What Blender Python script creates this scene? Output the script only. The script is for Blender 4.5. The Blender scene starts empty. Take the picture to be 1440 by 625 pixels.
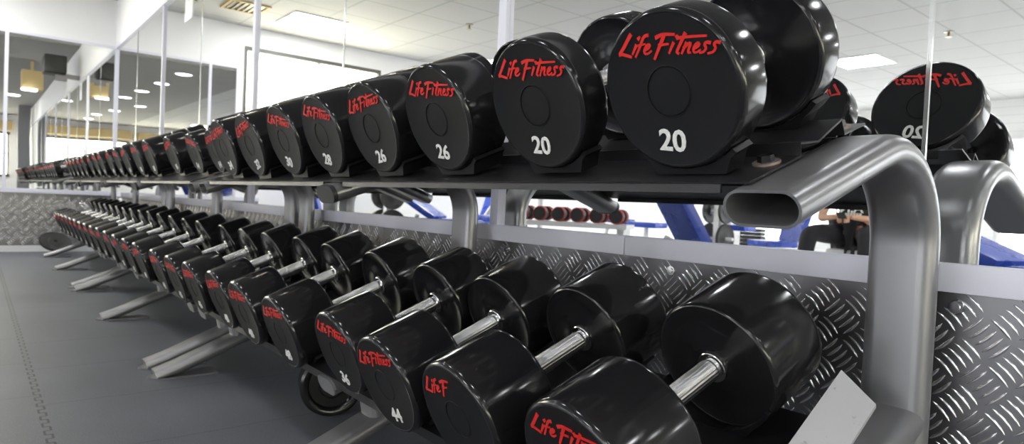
import bpy, bmesh, math, random
from mathutils import Vector, Matrix
random.seed(7)
PI = math.pi
SC = bpy.context.scene
COL = SC.collection
# ------------------------------------------------------------------ camera
F, YAW, PITCH, ROLL, D, H = 924.96, 39.385, 1.53, 2.596, 1.1409, 0.68
yw, pt, ro = map(math.radians, (YAW, PITCH, ROLL))
fw = Vector((-math.cos(yw)*math.cos(pt), math.sin(yw)*math.cos(pt), -math.sin(pt)))
rt = fw.cross(Vector((0, 0, 1))).normalized(); up = rt.cross(fw)
r2 = rt*math.cos(ro)+up*math.sin(ro); u2 = -rt*math.sin(ro)+up*math.cos(ro)
cd = bpy.data.cameras.new('camera'); cam = bpy.data.objects.new('camera', cd); COL.objects.link(cam)
m = Matrix((r2, u2, -fw)).transposed().to_4x4(); m.translation = (0, -D, H); cam.matrix_world = m
cd.sensor_width = 36; cd.lens = F/1440*36; cd.clip_start = .02; cd.clip_end = 100
cd.dof.use_dof = True; cd.dof.focus_distance = .95; cd.dof.aperture_fstop = 8
SC.camera = cam
# ------------------------------------------------------------------ view, world, light levels
SC.view_settings.view_transform = 'Standard'; SC.view_settings.look = 'None'
SC.view_settings.gamma = 1; SC.view_settings.use_curve_mapping = False
SC.view_settings.exposure = 0.65
PANEL_W, DOWN_W, WINDOW_W = 26.0, 30.0, 7.0
w = bpy.data.worlds.new('world'); SC.world = w; w.use_nodes = True
w.node_tree.nodes['Background'].inputs[0].default_value = (.8, .85, .9, 1)
w.node_tree.nodes['Background'].inputs[1].default_value = .3
SC.cycles.max_bounces = 10; SC.cycles.glossy_bounces = 7; SC.cycles.diffuse_bounces = 5
SC.cycles.sample_clamp_indirect = 6
# ------------------------------------------------------------------ node helpers
def mat(name, col, rough=.5, metal=0, spec=.5, emit=None, es=0, coat=0):
    M = bpy.data.materials.new(name); M.use_nodes = True
    b = M.node_tree.nodes['Principled BSDF']
    b.inputs['Base Color'].default_value = (*col, 1); b.inputs['Roughness'].default_value = rough
    b.inputs['Metallic'].default_value = metal; b.inputs['Specular IOR Level'].default_value = spec
    b.inputs['Coat Weight'].default_value = coat
    if emit: b.inputs['Emission Color'].default_value = (*emit, 1); b.inputs['Emission Strength'].default_value = es
    return M
class NG:
    def __init__(s, M): s.M = M; s.t = M.node_tree; s.b = s.t.nodes['Principled BSDF']
    def n(s, ty, **k):
        x = s.t.nodes.new(ty)
        for a, v in k.items(): setattr(x, a, v)
        return x
    def m(s, op, a, b=None, c=None):
        x = s.n('ShaderNodeMath', operation=op)
        for i, v in enumerate((a, b, c)):
            if v is None: continue
            if isinstance(v, (int, float)): x.inputs[i].default_value = v
            else: s.t.links.new(v, x.inputs[i])
        return x.outputs[0]
    def xyz(s):
        c = s.n('ShaderNodeTexCoord'); p = s.n('ShaderNodeSeparateXYZ'); s.t.links.new(c.outputs['Object'], p.inputs[0])
        s.co = c.outputs['Object']; return p.outputs
    def noise(s, scale, detail=3, rough=.5, co=None):
        x = s.n('ShaderNodeTexNoise'); x.inputs['Scale'].default_value = scale; x.inputs['Detail'].default_value = detail
        x.inputs['Roughness'].default_value = rough
        if not hasattr(s, 'co'): s.xyz()
        s.t.links.new(co or s.co, x.inputs['Vector']); return x.outputs['Fac']
    def ramp(s, f, a, b, p0=0, p1=1):
        x = s.n('ShaderNodeValToRGB'); e = x.color_ramp.elements
        e[0].position = p0; e[1].position = p1; e[0].color = (*a, 1); e[1].color = (*b, 1)
        s.t.links.new(f, x.inputs[0]); return x.outputs[0]
    def mix(s, f, a, b):
        x = s.n('ShaderNodeMix', data_type='RGBA')
        for i, v in ((0, f), (6, a), (7, b)):
            if isinstance(v, tuple): x.inputs[i].default_value = (*v, 1)
            elif isinstance(v, (int, float)): x.inputs[i].default_value = v
            else: s.t.links.new(v, x.inputs[i])
        return x.outputs[2]
    def bump(s, h, dist=.001, strength=1):
        x = s.n('ShaderNodeBump'); x.inputs['Distance'].default_value = dist; x.inputs['Strength'].default_value = strength
        s.t.links.new(h, x.inputs['Height']); s.t.links.new(x.outputs[0], s.b.inputs['Normal'])
    def col(s, c): s.t.links.new(c, s.b.inputs['Base Color'])
    def rough(s, f, lo, hi):
        x = s.n('ShaderNodeMapRange'); x.inputs['To Min'].default_value = lo; x.inputs['To Max'].default_value = hi
        s.t.links.new(f, x.inputs['Value']); s.t.links.new(x.outputs[0], s.b.inputs['Roughness'])

M = {}
M['urethane'] = mat('black_urethane', (.012, .012, .0135), .13, spec=.5)
g = NG(M['urethane']); g.rough(g.noise(30), .07, .2)
M['face'] = mat('black_face', (.0115, .012, .0135), .5, spec=.15)
g = NG(M['face']); g.bump(g.noise(900, 2), .0002, .5); g.rough(g.noise(14), .45, .58)
M['red'] = mat('red_lettering', (.72, .018, .015), .35)
g = NG(M['red']); g.col(g.ramp(g.noise(60), (.6, .012, .01), (.8, .03, .022)))
M['white'] = mat('white_number', (.82, .82, .8), .5)
g = NG(M['white']); g.col(g.ramp(g.noise(200), (.7, .7, .68), (.86, .86, .84), .3, .6))
M['chrome'] = mat('chrome', (.82, .82, .84), .1, 1)
g = NG(M['chrome']); g.rough(g.noise(50), .06, .16)
M['knurl'] = mat('knurled_chrome', (.78, .78, .8), .22, 1)
g = NG(M['knurl']); p = g.xyz()
ang = g.m('MULTIPLY', g.m('ARCTAN2', p[0], p[2]), 10.0)
ax = g.m('MULTIPLY', p[1], 1700.0)
k = g.m('MULTIPLY', g.m('SINE', g.m('ADD', ang, ax)), g.m('SINE', g.m('SUBTRACT', ang, ax)))
g.bump(k, .0006, .9)
M['frame'] = mat('silver_powder_coat', (.29, .29, .30), .32, .65)
g = NG(M['frame']); g.rough(g.noise(12), .24, .36); g.bump(g.noise(700, 2), .0001, .3)
M['bracket'] = mat('bright_silver_paint', (.6, .6, .62), .35, .4)
g = NG(M['bracket']); g.col(g.ramp(g.noise(60), (.42, .42, .44), (.66, .66, .68), .25, .32))
M['tray'] = mat('black_steel_sheet', (.012, .012, .014), .3, 0, .5)
g = NG(M['tray']); g.rough(g.noise(15), .3, .45)
M['pad'] = mat('black_plastic', (.010, .010, .012), .42, spec=.3)
g = NG(M['pad']); g.rough(g.noise(25), .3, .48)
M['cap'] = mat('dark_end_cap', (.03, .03, .032), .4)
M['bolt'] = mat('dark_bolt', (.03, .03, .03), .3, .8)
M['washer'] = mat('worn_washer', (.32, .25, .23), .4, .5)
M['ledge'] = mat('lilac_grey_aluminium', (.76, .76, .85), .34, 0)
g = NG(M['ledge']); g.rough(g.noise(6), .28, .42); g.col(g.ramp(g.noise(5), (.73, .73, .82), (.79, .79, .89)))
M['mirror'] = mat('mirror_glass', (.92, .93, .93), .0, 1)
M['mirror2'] = mat('end_mirror_glass', (.80, .81, .81), .012, 1)
g = NG(M['mirror2']); g.bump(g.noise(1.3, 1), .0015, .5)
M['seam'] = mat('bevelled_glass_edge', (.8, .82, .82), .15, .8)
M['wallp'] = mat('white_wall_paint', (.80, .80, .80), .6)
g = NG(M['wallp']); g.col(g.ramp(g.noise(3), (.86, .86, .87), (.90, .90, .905)))
M['farwall'] = mat('bright_white_wall', (.86, .86, .86), .6)
g = NG(M['farwall']); p = g.xyz()
ln_ = g.m('LESS_THAN', g.m('FRACT', g.m('MULTIPLY', p[2], 8.0)), .06)
g.col(g.mix(ln_, (.86, .86, .86), (.66, .67, .68)))
# ceiling tiles
M['ceil'] = mat('white_ceiling_tiles', (.5, .5, .485), .8)
g = NG(M['ceil']); p = g.xyz()
fx = g.m('ABSOLUTE', g.m('SUBTRACT', g.m('FRACT', g.m('MULTIPLY', p[0], 1/.6)), .5))
fy = g.m('ABSOLUTE', g.m('SUBTRACT', g.m('FRACT', g.m('MULTIPLY', p[1], 1/.6)), .5))
ln_ = g.m('GREATER_THAN', g.m('MAXIMUM', fx, fy), .483)
g.col(g.mix(ln_, (.50, .50, .485), (.37, .37, .355)))
M['soffit'] = mat('grey_plaster_ceiling', (.26, .26, .26), .7)
g = NG(M['soffit']); g.col(g.ramp(g.noise(4), (.24, .24, .24), (.29, .29, .285)))
# floor: grey rubber tiles with jigsaw seam
M['floor'] = mat('grey_rubber_tiles', (.13, .135, .15), .55, spec=.35)
g = NG(M['floor']); p = g.xyz()
n1 = g.noise(2.2, 4); n2 = g.noise(260, 2)
base = g.ramp(n1, (.092, .098, .116), (.140, .147, .170), .3, .7)
base = g.mix(g.m('MULTIPLY', g.m('GREATER_THAN', n2, .62), .35), base, (.26, .265, .28))
tooth = g.m('MULTIPLY', g.m('SUBTRACT', g.m('GREATER_THAN', g.m('FRACT', g.m('MULTIPLY', p[0], 14.0)), .5), .5), .016)
sy = g.m('ABSOLUTE', g.m('SUBTRACT', g.m('FRACT', g.m('DIVIDE', g.m('ADD', g.m('ADD', p[1], .97+.49), tooth), .98)), .5))
sy0 = g.m('ABSOLUTE', g.m('SUBTRACT', g.m('FRACT', g.m('DIVIDE', g.m('ADD', p[1], .97+.49), .98)), .5))
seam1 = g.m('LESS_THAN', sy, .003)
edge = g.m('MULTIPLY', g.m('GREATER_THAN', g.m('ABSOLUTE', g.m('SUBTRACT', g.m('FRACT', g.m('MULTIPLY', p[0], 28.0)), .5)), .41), g.m('LESS_THAN', sy0, .0095))
wob = g.m('MULTIPLY', g.m('SUBTRACT', g.noise(9, 1), .5), .02)
row = g.m('MULTIPLY', g.m('FLOOR', g.m('DIVIDE', g.m('ADD', p[1], .97), .98)), .37)
sx = g.m('ABSOLUTE', g.m('SUBTRACT', g.m('FRACT', g.m('DIVIDE', g.m('ADD', g.m('ADD', g.m('ADD', p[0], 2.93+.245), wob), row), .49)), .5))
seam2 = g.m('MULTIPLY', g.m('LESS_THAN', sx, .010), .3)
sm = g.m('MAXIMUM', g.m('MAXIMUM', seam1, edge), seam2)
g.col(g.mix(sm, base, (.035, .037, .042)))
g.bump(g.m('ADD', n2, g.m('MULTIPLY', sm, -2.0)), .0008, .5); g.rough(n1, .42, .62)
M['whitefloor'] = mat('pale_vinyl_floor', (.75, .75, .74), .35)
g = NG(M['whitefloor']); g.col(g.ramp(g.noise(3), (.7, .7, .69), (.8, .8, .79)))
M['plate'] = mat('aluminium_plate', (.2, .2, .21), .34, .95)  # sheet toned dark so the bars' painted highlights stand out
g = NG(M['plate']); g.rough(g.noise(9), .27, .40); g.col(g.ramp(g.noise(2.5), (.17, .17, .18), (.24, .24, .25)))
M['bar'] = mat('polished_highlight_bar', (.78, .78, .79), .2, .95)  # polished bars, lightened further: highlight contrast put into the colour
g = NG(M['bar']); g.rough(g.noise(60), .14, .28)
M['blind'] = mat('lit_cream_blind', (.85, .82, .62), .7, emit=(1, .95, .74), es=WINDOW_W)
g = NG(M['blind']); p = g.xyz()
sl = g.m('FRACT', g.m('MULTIPLY', p[2], 22.0)); c = g.ramp(sl, (1, .93, .66), (1, .97, .82), .1, .6)
g.t.links.new(c, g.b.inputs['Emission Color'])
M['pane'] = mat('daylit_pane', (.8, .8, .8), .4, emit=(.95, .97, 1), es=2.6)
M['lamp'] = mat('lamp_diffuser', (.9, .9, .9), .5, emit=(.97, .985, 1), es=PANEL_W)
M['down'] = mat('downlight_lens', (.9, .9, .9), .5, emit=(.97, .985, 1), es=DOWN_W)
M['darkmetal'] = mat('dark_window_frame', (.09, .09, .08), .5)
M['blackbox'] = mat('black_speaker_plastic', (.015, .015, .015), .5)
M['beige'] = mat('beige_board', (.55, .42, .2), .6)
M['blue'] = mat('blue_vinyl', (.03, .07, .42), .3, spec=.5)
g = NG(M['blue']); g.rough(g.noise(8), .2, .35)
M['skin'] = mat('skin', (.55, .31, .2), .5)
M['tee'] = mat('black_tee', (.012, .012, .014), .8)
M['trousers'] = mat('black_trousers', (.012, .012, .016), .8)
M['hair'] = mat('dark_hair', (.02, .014, .01), .6)
M['paper'] = mat('white_paper', (.88, .88, .9), .6)
M['rubber'] = mat('plate_rubber', (.02, .02, .02), .5)
M['whitesteel'] = mat('white_steel', (.75, .75, .76), .3)
M['column'] = mat('grey_column_paint', (.2, .2, .21), .5)
M['sprk'] = mat('brass_sprinkler', (.35, .3, .2), .3, .8)

# ------------------------------------------------------------------ mesh helpers
def link(name, bm, m, parent=None, smooth=False, mats=None):
    me = bpy.data.meshes.new(name); bmesh.ops.recalc_face_normals(bm, faces=bm.faces[:]); bm.to_mesh(me); bm.free()
    for x in (mats or [m]): me.materials.append(x)
    if smooth:
        for f in me.polygons: f.use_smooth = True
        try: me.set_sharp_from_angle(angle=math.radians(40))
        except Exception: pass
    return inst(name, me, parent)
def inst(name, me, parent=None):
    o = bpy.data.objects.new(name, me); COL.objects.link(o)
    if parent: o.parent = parent
    return o
def tag(o, label=None, cat=None, group=None, kind=None):
    for k_, v_ in (('label', label), ('category', cat), ('group', group), ('kind', kind)):
        if v_: o[k_] = v_
    return o
def empty(name, loc, label, cat, group=None, mw=None):
    o = bpy.data.objects.new(name, None); COL.objects.link(o); o.empty_display_size = .05
    if mw is not None: o.matrix_world = mw
    else: o.location = loc
    return tag(o, label, cat, group)
def box(bm, a, b, bev=0):
    r = bmesh.ops.create_cube(bm, size=1); vs = r['verts']
    a = Vector(a); b = Vector(b)
    for v in vs: v.co = Vector(((a[i]+b[i])/2+v.co[i]*abs(b[i]-a[i]) for i in range(3)))
    if bev:
        es = list({e for v in vs for e in v.link_edges})
        bmesh.ops.bevel(bm, geom=es, offset=bev, segments=2, affect='EDGES', profile=.7)
def boxo(name, a, b, m, parent=None, bev=0):
    bm = bmesh.new(); box(bm, a, b, bev); return link(name, bm, m, parent, smooth=bool(bev))
def lathe_y(bm, prof, seg=64, mi=None):
    """profile of (y, r) turned about the Y axis"""
    rings = []
    for y, r in prof:
        if r < 1e-6: rings.append([bm.verts.new((0, y, 0))])
        else: rings.append([bm.verts.new((r*math.cos(2*PI*i/seg), y, r*math.sin(2*PI*i/seg))) for i in range(seg)])
    for j in range(len(rings)-1):
        A, B = rings[j], rings[j+1]
        for i in range(seg):
            k = (i+1) % seg
            if len(A) == 1 and len(B) == 1: continue
            if len(A) == 1: f = bm.faces.new((A[0], B[i], B[k]))
            elif len(B) == 1: f = bm.faces.new((A[i], A[k], B[0]))
            else: f = bm.faces.new((A[i], A[k], B[k], B[i]))
            if mi: f.material_index = mi[j]
def xf(bm, vs, mtx):
    for v in vs: v.co = mtx @ v.co
def lathe_z(bm, prof, seg=32, mtx=None):
    n0 = len(bm.verts); lathe_y(bm, prof, seg); bm.verts.ensure_lookup_table()
    R = Matrix.Rotation(PI/2, 4, 'X')
    xf(bm, bm.verts[n0:], (mtx or Matrix()) @ R)
def stadium(w_, t_, n=10):
    r = t_/2; h = w_/2-r; pts = []
    for i in range(n+1): a = -PI/2+PI*i/n; pts.append((h+r*math.cos(a), r*math.sin(a)))
    for i in range(n+1): a = PI/2+PI*i/n; pts.append((-h+r*math.cos(a), r*math.sin(a)))
    return pts
def sweep(bm, path, sec, cap0=True, cap1=True, inner=None, x0=0, floor=None):
    """sweep a section (x, n) along a path of (y, z) points"""
    P = [Vector((0, a, b)) for a, b in path]; rings = []; X = Vector((1, 0, 0))
    for i, c in enumerate(P):
        t = (P[min(i+1, len(P)-1)]-P[max(i-1, 0)]).normalized(); n = X.cross(t).normalized()
        rings.append([bm.verts.new(c+Vector((x0+u, 0, 0))+n*v) for u, v in sec])
    if floor is not None:
        for rg in rings:
            for v in rg: v.co.z = max(v.co.z, floor)
    m_ = len(sec)
    for a, b in zip(rings, rings[1:]):
        for i in range(m_): bm.faces.new((a[i], a[(i+1) % m_], b[(i+1) % m_], b[i]))
    if cap0: bm.faces.new(rings[0])
    if cap1: bm.faces.new(rings[-1])
    return rings
def tube(bm, a, b, r, seg=12, r1=None):
    a, b = Vector(a), Vector(b); d = b-a
    q = d.to_track_quat('Z', 'Y').to_matrix().to_4x4(); q.translation = (a+b)/2
    bmesh.ops.create_cone(bm, cap_ends=True, segments=seg, radius1=r, radius2=r if r1 is None else r1, depth=d.length, matrix=q)
def fillet(p0, c, p1, r, n=10):
    p0, c, p1 = Vector(p0), Vector(c), Vector(p1)
    a = (p0-c).normalized(); b = (p1-c).normalized(); ang_ = a.angle(b)
    tl = r/math.tan(ang_/2); A = c+a*tl; B = c+b*tl; O = c+(a+b).normalized()*(r/math.sin(ang_/2))
    out = []; va = A-O; vb = B-O; tot = va.angle(vb); s = 1 if va.x*vb.y-va.y*vb.x > 0 else -1
    for i in range(n+1):
        t = s*tot*i/n; out.append(O+Vector((va.x*math.cos(t)-va.y*math.sin(t), va.x*math.sin(t)+va.y*math.cos(t))))
    return [tuple(v) for v in out]

def tread_mesh(u0, u1, z0, z1, place, s=.068, ph=(0, 0)):
    """sheet with raised five-bar pattern; place(u, z, h) -> world point, h = height off the sheet"""
    bm = bmesh.new(); c = math.sqrt(.5)
    co = [(u0, z0), (u1, z0), (u1, z1), (u0, z1)]
    A = [bm.verts.new(place(u, v, 0)) for u, v in co]; B = [bm.verts.new(place(u, v, -.004)) for u, v in co]
    bm.faces.new(A); bm.faces.new(B)
    for i in range(4): bm.faces.new((A[i], A[(i+1) % 4], B[(i+1) % 4], B[i]))
    i0, i1 = int(u0/s)-2, int(u1/s)+2; j0, j1 = int(z0/s)-1, int(z1/s)+2
    for i in range(i0, i1):
        for j in range(j0, j1):
            for k, sg in ((0, -1), (.5, 1)):
                cu, cz = (i+k+ph[0])*s, (j+k+ph[1])*s
                if not (u0+.026 < cu < u1-.026 and z0+.026 < cz < z1-.024): continue
                for n in range(-2, 3):
                    q0 = n*.0118*s/.068; rows = []
                    hl_ = .0185*s/.068
                    for m_ in range(7):
                        t = -1+m_/3; r = t*hl_; q_ = q0-.002*t*t+.001; wd = .0025*(1-t*t)**.5+.0002 if abs(t) < 1 else .0002
                        row_ = []
                        for e, hh in ((-1, -.0002), (-.45, .0012), (0, .0016), (.45, .0012), (1, -.0002)):
                            qq = q_+e*wd; hh = hh if abs(t) < 1 else -.0002
                            row_.append(bm.verts.new(place(cu+(r*c+qq*c), cz+sg*(r*c-qq*c), hh)))
                        rows.append(row_)
                    for a_, b_ in zip(rows, rows[1:]):
                        for e in range(4):
                            f = bm.faces.new((a_[e], a_[e+1], b_[e+1], b_[e])); f.material_index = 1; f.smooth = True
    me = bpy.data.meshes.new('tread_plate')
    bm.to_mesh(me); bm.free(); me.materials.append(M['plate']); me.materials.append(M['bar']); return me
# ------------------------------------------------------------------ room shell
L = 8.02; ZL, ZLB, ZM, ZC = .6215, .5788, 2.113, 2.62
XR, YF = 8.0, -11.0
def struct(name, a, b, m, bev=0): return tag(boxo(name, a, b, m, bev=bev), kind='structure')
struct('floor', (-L-.1, -3.4, -.1), (XR+.1, .3, 0), M['floor'])
struct('floor_far', (-L-.1, YF-.1, -.1), (XR+.1, -3.4, -.002), M['whitefloor'])
struct('wall_back', (-L-.1, .012, 0), (XR+.1, .2, ZC), M['wallp'])
struct('wall_back_upper', (-L, -.012, ZM+.02), (XR, .012, ZC), M['wallp'])
struct('wall_front', (-L-.1, YF-.1, 0), (XR+.1, YF, ZC), M['farwall'])
struct('wall_right', (XR, YF, 0), (XR+.1, .012, ZC), M['wallp'])
struct('ceiling', (-L-.1, YF-.1, ZC), (XR+.1, .2, ZC+.1), M['ceil'])
struct('ceiling_soffit', (-5.0, -2.6, ZC-.012), (XR, -.012, ZC), M['soffit'])
# end wall with a window opening (y -3.0..-1.30 , z .9..2.38)
WY0, WY1, WZ0, WZ1 = -3.05, -1.29, .85, 2.39
bm = bmesh.new()
box(bm, (-L-.1, WY1, 0), (-L, .012, ZC)); box(bm, (-L-.1, YF, 0), (-L, WY0, ZC))
box(bm, (-L-.1, WY0, 0), (-L, WY1, WZ0)); box(bm, (-L-.1, WY0, WZ1), (-L, WY1, ZC))
tag(link('wall_left', bm, M['wallp']), kind='structure')
# window
win = boxo('window_1', (-L-.075, WY0, WZ0), (-L-.06, WY1, WZ1), M['blind']); tag(win, kind='structure')
bm = bmesh.new()
box(bm, (-L-.06, WY0, WZ1-.045), (-L+.012, WY1, WZ1)); box(bm, (-L-.06, WY0, WZ0), (-L+.02, WY1, WZ0+.04))
box(bm, (-L-.06, WY0, WZ0+.04), (-L+.01, WY0+.03, WZ1-.045)); box(bm, (-L-.06, WY1-.03, WZ0+.04), (-L+.01, WY1, WZ1-.045))
link('window_frame', bm, M['darkmetal'], win)
boxo('mullion', (-L-.06, -2.22, WZ0+.04), (-L-.03, -2.19, WZ1-.045), M['whitesteel'], win)
# wide bright windows in the right wall, seen through both mirrors
for i, (y0, y1) in enumerate(((-2.6, -.4), (-5.2, -3.0))):
    wn = boxo('window_%d' % (i+2), (XR-.012, y0, .9), (XR-.002, y1, 2.05), M['blind']); tag(wn, kind='structure')
    bm = bmesh.new(); box(bm, (XR-.04, y0-.05, 2.05), (XR-.002, y1+.05, 2.12)); box(bm, (XR-.05, y0-.05, .82), (XR-.002, y1+.05, .9))
    for t in (0, .5, 1):
        yy = y0+(y1-y0)*t; box(bm, (XR-.03, yy-.02, .9), (XR-.013, yy+.02, 2.05))
    box(bm, (XR-.03, y0, 1.45), (XR-.0135, y1, 1.49))
    link('window_frame', bm, M['darkmetal'], wn)
    tag(boxo('valance', (XR-.3, y0-.1, 2.16), (XR-.001, y1+.1, 2.42), M['beige'], bev=.01), 'beige boxed valance over the %s far window' % ('first', 'second')[i], 'valance')
for i, (x0, x1_) in enumerate(((-7.4, -3.6), (-3.1, .7), (1.2, 5.0))):
    wn = boxo('window_%d' % (i+4), (x0, YF+.002, .25), (x1_, YF+.012, 2.0), M['pane']); tag(wn, kind='structure')
    bm = bmesh.new(); box(bm, (x0-.05, YF+.002, 2.0), (x1_+.05, YF+.04, 2.06)); box(bm, (x0-.05, YF+.002, .19), (x1_+.05, YF+.05, .25))
    for k in range(5):
        xx = x0+(x1_-x0)*k/4; box(bm, (xx-.02, YF+.013, .25), (xx+.02, YF+.04, 2.0))
    link('window_frame', bm, M['whitesteel'], wn)
tag(boxo('column', (4.7, -.30, 0), (4.95, -.05, ZC-.012), M['column']), 'dark grey square column beside the mirror wall', 'column')

# ------------------------------------------------------------------ mirrors, ledge, tread plates
seams = [-L, -6.88, -5.79, -4.68, -3.58, -2.5, -1.455, -.39, .69, 1.77, 2.85]
pos = ['next to the left corner', 'second from the left corner', 'third from the left corner', 'fourth from the left corner', 'fifth from the left corner', 'sixth, behind the middle of the front rack', 'behind the dumbbell marked 26', 'behind the two dumbbells marked 20', 'at the right edge of the photo', 'just beyond the right edge of the photo']
for i in range(len(seams)-1):
    o = boxo('mirror_panel', (seams[i]+.0015, -.0, ZL-.02), (seams[i+1]-.0015, .0115, ZM), M['mirror'])
    tag(o, 'tall wall mirror panel ' + pos[i], 'mirror', 'mirror panels on the long wall')
for i, x in enumerate(seams[1:-1]):
    if round(x, 2) in (-1.46, -1.45, -3.58, -5.79, .69):
        struct('trim_%d' % (i+1), (x-.017, -.014, ZL), (x+.017, .0, ZM), M['ledge'], .002)
    else:
        struct('trim_%d' % (i+1), (x-.003, -.003, ZL), (x+.003, .0, ZM), M['seam'])
# end wall mirrors
for (y0, y1, tx) in ((-.9, -.001, 'beside the corner'), (-1.2, -.93, 'narrow one beside the window')):
    tag(boxo('mirror_panel', (-L, y0, ZL-.02), (-L+.008, y1, ZM), M['mirror2']), 'mirror panel on the far end wall ' + tx, 'mirror', 'mirror panels on the end wall')
struct('trim_20', (-L, -.93, ZL), (-L+.02, -.9, ZM), M['ledge']); struct('trim_21', (-L, -1.23, ZL), (-L+.02, -1.2, ZM), M['ledge'])
struct('trim_22', (-L, -.02, ZL), (-L+.02, -.0, ZM), M['ledge'])
struct('trim_23', (-L, -.02, ZM), (3, -.0, ZM+.025), M['ledge']); struct('trim_24', (-L, -1.25, ZM), (-L+.02, -.02, ZM+.025), M['ledge'])
# ledge, in lengths joined at x = -.97
for i, (a, b) in enumerate(((-L, -5.2), (-5.198, -3.1), (-3.098, -.972), (-.970, 1.4))):
    struct('trim_%d' % (30+i), (a, -.018, ZLB), (b, .0, ZL), M['ledge'], .0025)
struct('trim_35', (-L, -1.5, ZLB), (-L+.018, -.018, ZL), M['ledge'], .0025)
tx = ['in the far corner', 'behind the middle racks', 'behind the front rack', 'at the right edge']
for i, (a, b) in enumerate(((-L+.006, -5.0), (-4.998, -2.1), (-2.098, -.185), (-.182, 2.85))):
    t = inst('tread_plate', tread_mesh(a, b, .02, ZLB, lambda u, v, h: (u, -.006-h, v), ph=(.2, .1)))
    tag(t, 'aluminium tread plate on the lower wall, ' + tx[i], 'tread plate', 'tread plates under the mirrors')
    for x in ([-.331] if i == 3 else [-.27-.55*k for k in range(6)] if i == 2 else []):
        pass
for x in (-.331, -.848, -1.4):
    bm = bmesh.new(); n0 = 0
    tube(bm, (x, -.0105, .557), (x, -.006, .557), .0095, 20, .011); tube(bm, (x, -.013, .557), (x, -.0104, .557), .0055, 16)
    tag(link('screw', bm, M['chrome'], smooth=True), 'domed screw in the tread plate, ' + {-.331: 'right of the big post', -.848: 'above the second lower dumbbell', -1.4: 'near the middle post'}[x], 'screw', 'screws in the tread plate')
tag(inst('tread_plate', tread_mesh(-1.5, -.018, .06, ZLB, lambda u, v, h: (-L+.006+h, u, v), s=.105)), 'tread plate covering the lower end wall at far left', 'tread plate')
struct('baseboard_left', (-L, -3.3, 0), (-L+.02, -.006, .06), M['whitesteel']); struct('baseboard_back', (-L, -.012, 0), (XR, -.006, .02), M['whitesteel'])
# paper notice stuck on the mirror
bm = bmesh.new(); box(bm, (-5.14, -.003, 1.86), (-4.93, -.0005, 2.1)); 
o = link('paper_notice', bm, M['paper']); tag(o, 'white paper notice stuck at the top of the mirror', 'notice')
boxo('printed_mark', (-5.045, -.0036, 2.0), (-5.01, -.0028, 2.07), M['blackbox'], o)

# ------------------------------------------------------------------ ceiling fittings
def panel(x, y, lab):
    t = empty('ceiling_light', (x, y, ZC), lab, 'ceiling light', 'square ceiling lights')
    bm = bmesh.new()
    for a, b in (((-.3, -.3), (.3, -.28)), ((-.3, .28), (.3, .3)), ((-.3, -.28), (-.28, .28)), ((.28, -.28), (.3, .28))): box(bm, (*a, -.014), (*b, 0))
    link('frame', bm, M['whitesteel'], t); boxo('diffuser', (-.28, -.28, -.01), (.28, .28, -.002), M['lamp'], t)
PL = [(-3.6, -7.2, 'square lit ceiling panel reflected right of the nearest dumbbell'), (-7.2, -4.5, 'square lit ceiling panel near the end wall, farther one'),
      (-7.2, -1.75, 'square lit ceiling panel glowing above the end window'), (-.6, -4.2, 'square lit ceiling panel over the room, nearest the front racks'),
      (2.4, -4.2, 'square lit ceiling panel right of the camera'), (2.4, -7.2, 'square lit ceiling panel far right of the room'),
      (-7.2, -7.8, 'square lit ceiling panel in the far left corner'), (-.6, -8.4, 'square lit ceiling panel deep in the room'), (5.4, -4.2, 'square lit ceiling panel near the right wall')]
for a in PL: panel(*a)
DL = [(-3.93, -1.55, 'nearest the end wall'), (-2.5, -1.5, 'second from the end wall'), (-1.1, -1.42, 'third from the end wall'), (.3, -1.35, 'fourth from the end wall'), (2.4, -.5, 'beside the column'), (1.8, -1.9, 'in the wide row right of camera'), (3.4, -1.6, 'beyond the column'), (5, -1.4, 'second from the right wall'), (6.6, -1.4, 'next to the right wall')]
for x, y, tx in DL:
    t = empty('downlight', (x, y, ZC-.012), 'round recessed ceiling downlight in grey ceiling, ' + tx, 'downlight', 'round downlights in the grey ceiling')
    bm = bmesh.new(); lathe_z(bm, [(-.004, 0.12), (.0, .145), (-.002, .15), (.006, .15)][:0] or [(0, .12), (.006, .125), (.006, .14), (0, .145)], 32)
    for v in bm.verts: v.co.z = -abs(v.co.z)
    link('bezel', bm, M['whitesteel'], t, True)
    bm = bmesh.new(); lathe_z(bm, [(0, 0), (0, .12), (.004, .115), (.004, 0)], 32)
    for v in bm.verts: v.co.z = -abs(v.co.z)
    link('lens', bm, M['down'], t)
for x, y, tx in ((-2.43, -6.43, 'right part of the ceiling'), (-5.94, -3.01, 'left part of the ceiling'), (-7.2, -.55, 'above the end mirror')):
    bm = bmesh.new(); lathe_z(bm, [(0, 0), (0, .045), (-.006, .045), (-.01, .012), (-.05, .012), (-.052, .03), (-.056, .03), (-.056, 0)], 20)
    for v in bm.verts: v.co.z = -abs(v.co.z)
    o = link('sprinkler', bm, M['sprk'], None, True); o.location = (x, y, ZC); tag(o, 'small brass ceiling sprinkler, ' + tx, 'sprinkler', 'ceiling sprinklers')
t = empty('air_vent', (-7.16, -1.02, ZC), 'square ceiling vent near the end window', 'vent')
bm = bmesh.new()
for a, b in (((-.2, -.2), (.2, -.17)), ((-.2, .17), (.2, .2)), ((-.2, -.17), (-.17, .17)), ((.17, -.17), (.2, .17))): box(bm, (*a, -.02), (*b, 0))
link('frame', bm, M['beige'], t)
bm = bmesh.new()
for k in range(6): box(bm, (-.17, -.15+k*.055, -.016), (.17, -.12+k*.055, -.004))
link('slats', bm, M['sprk'], t)
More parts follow.
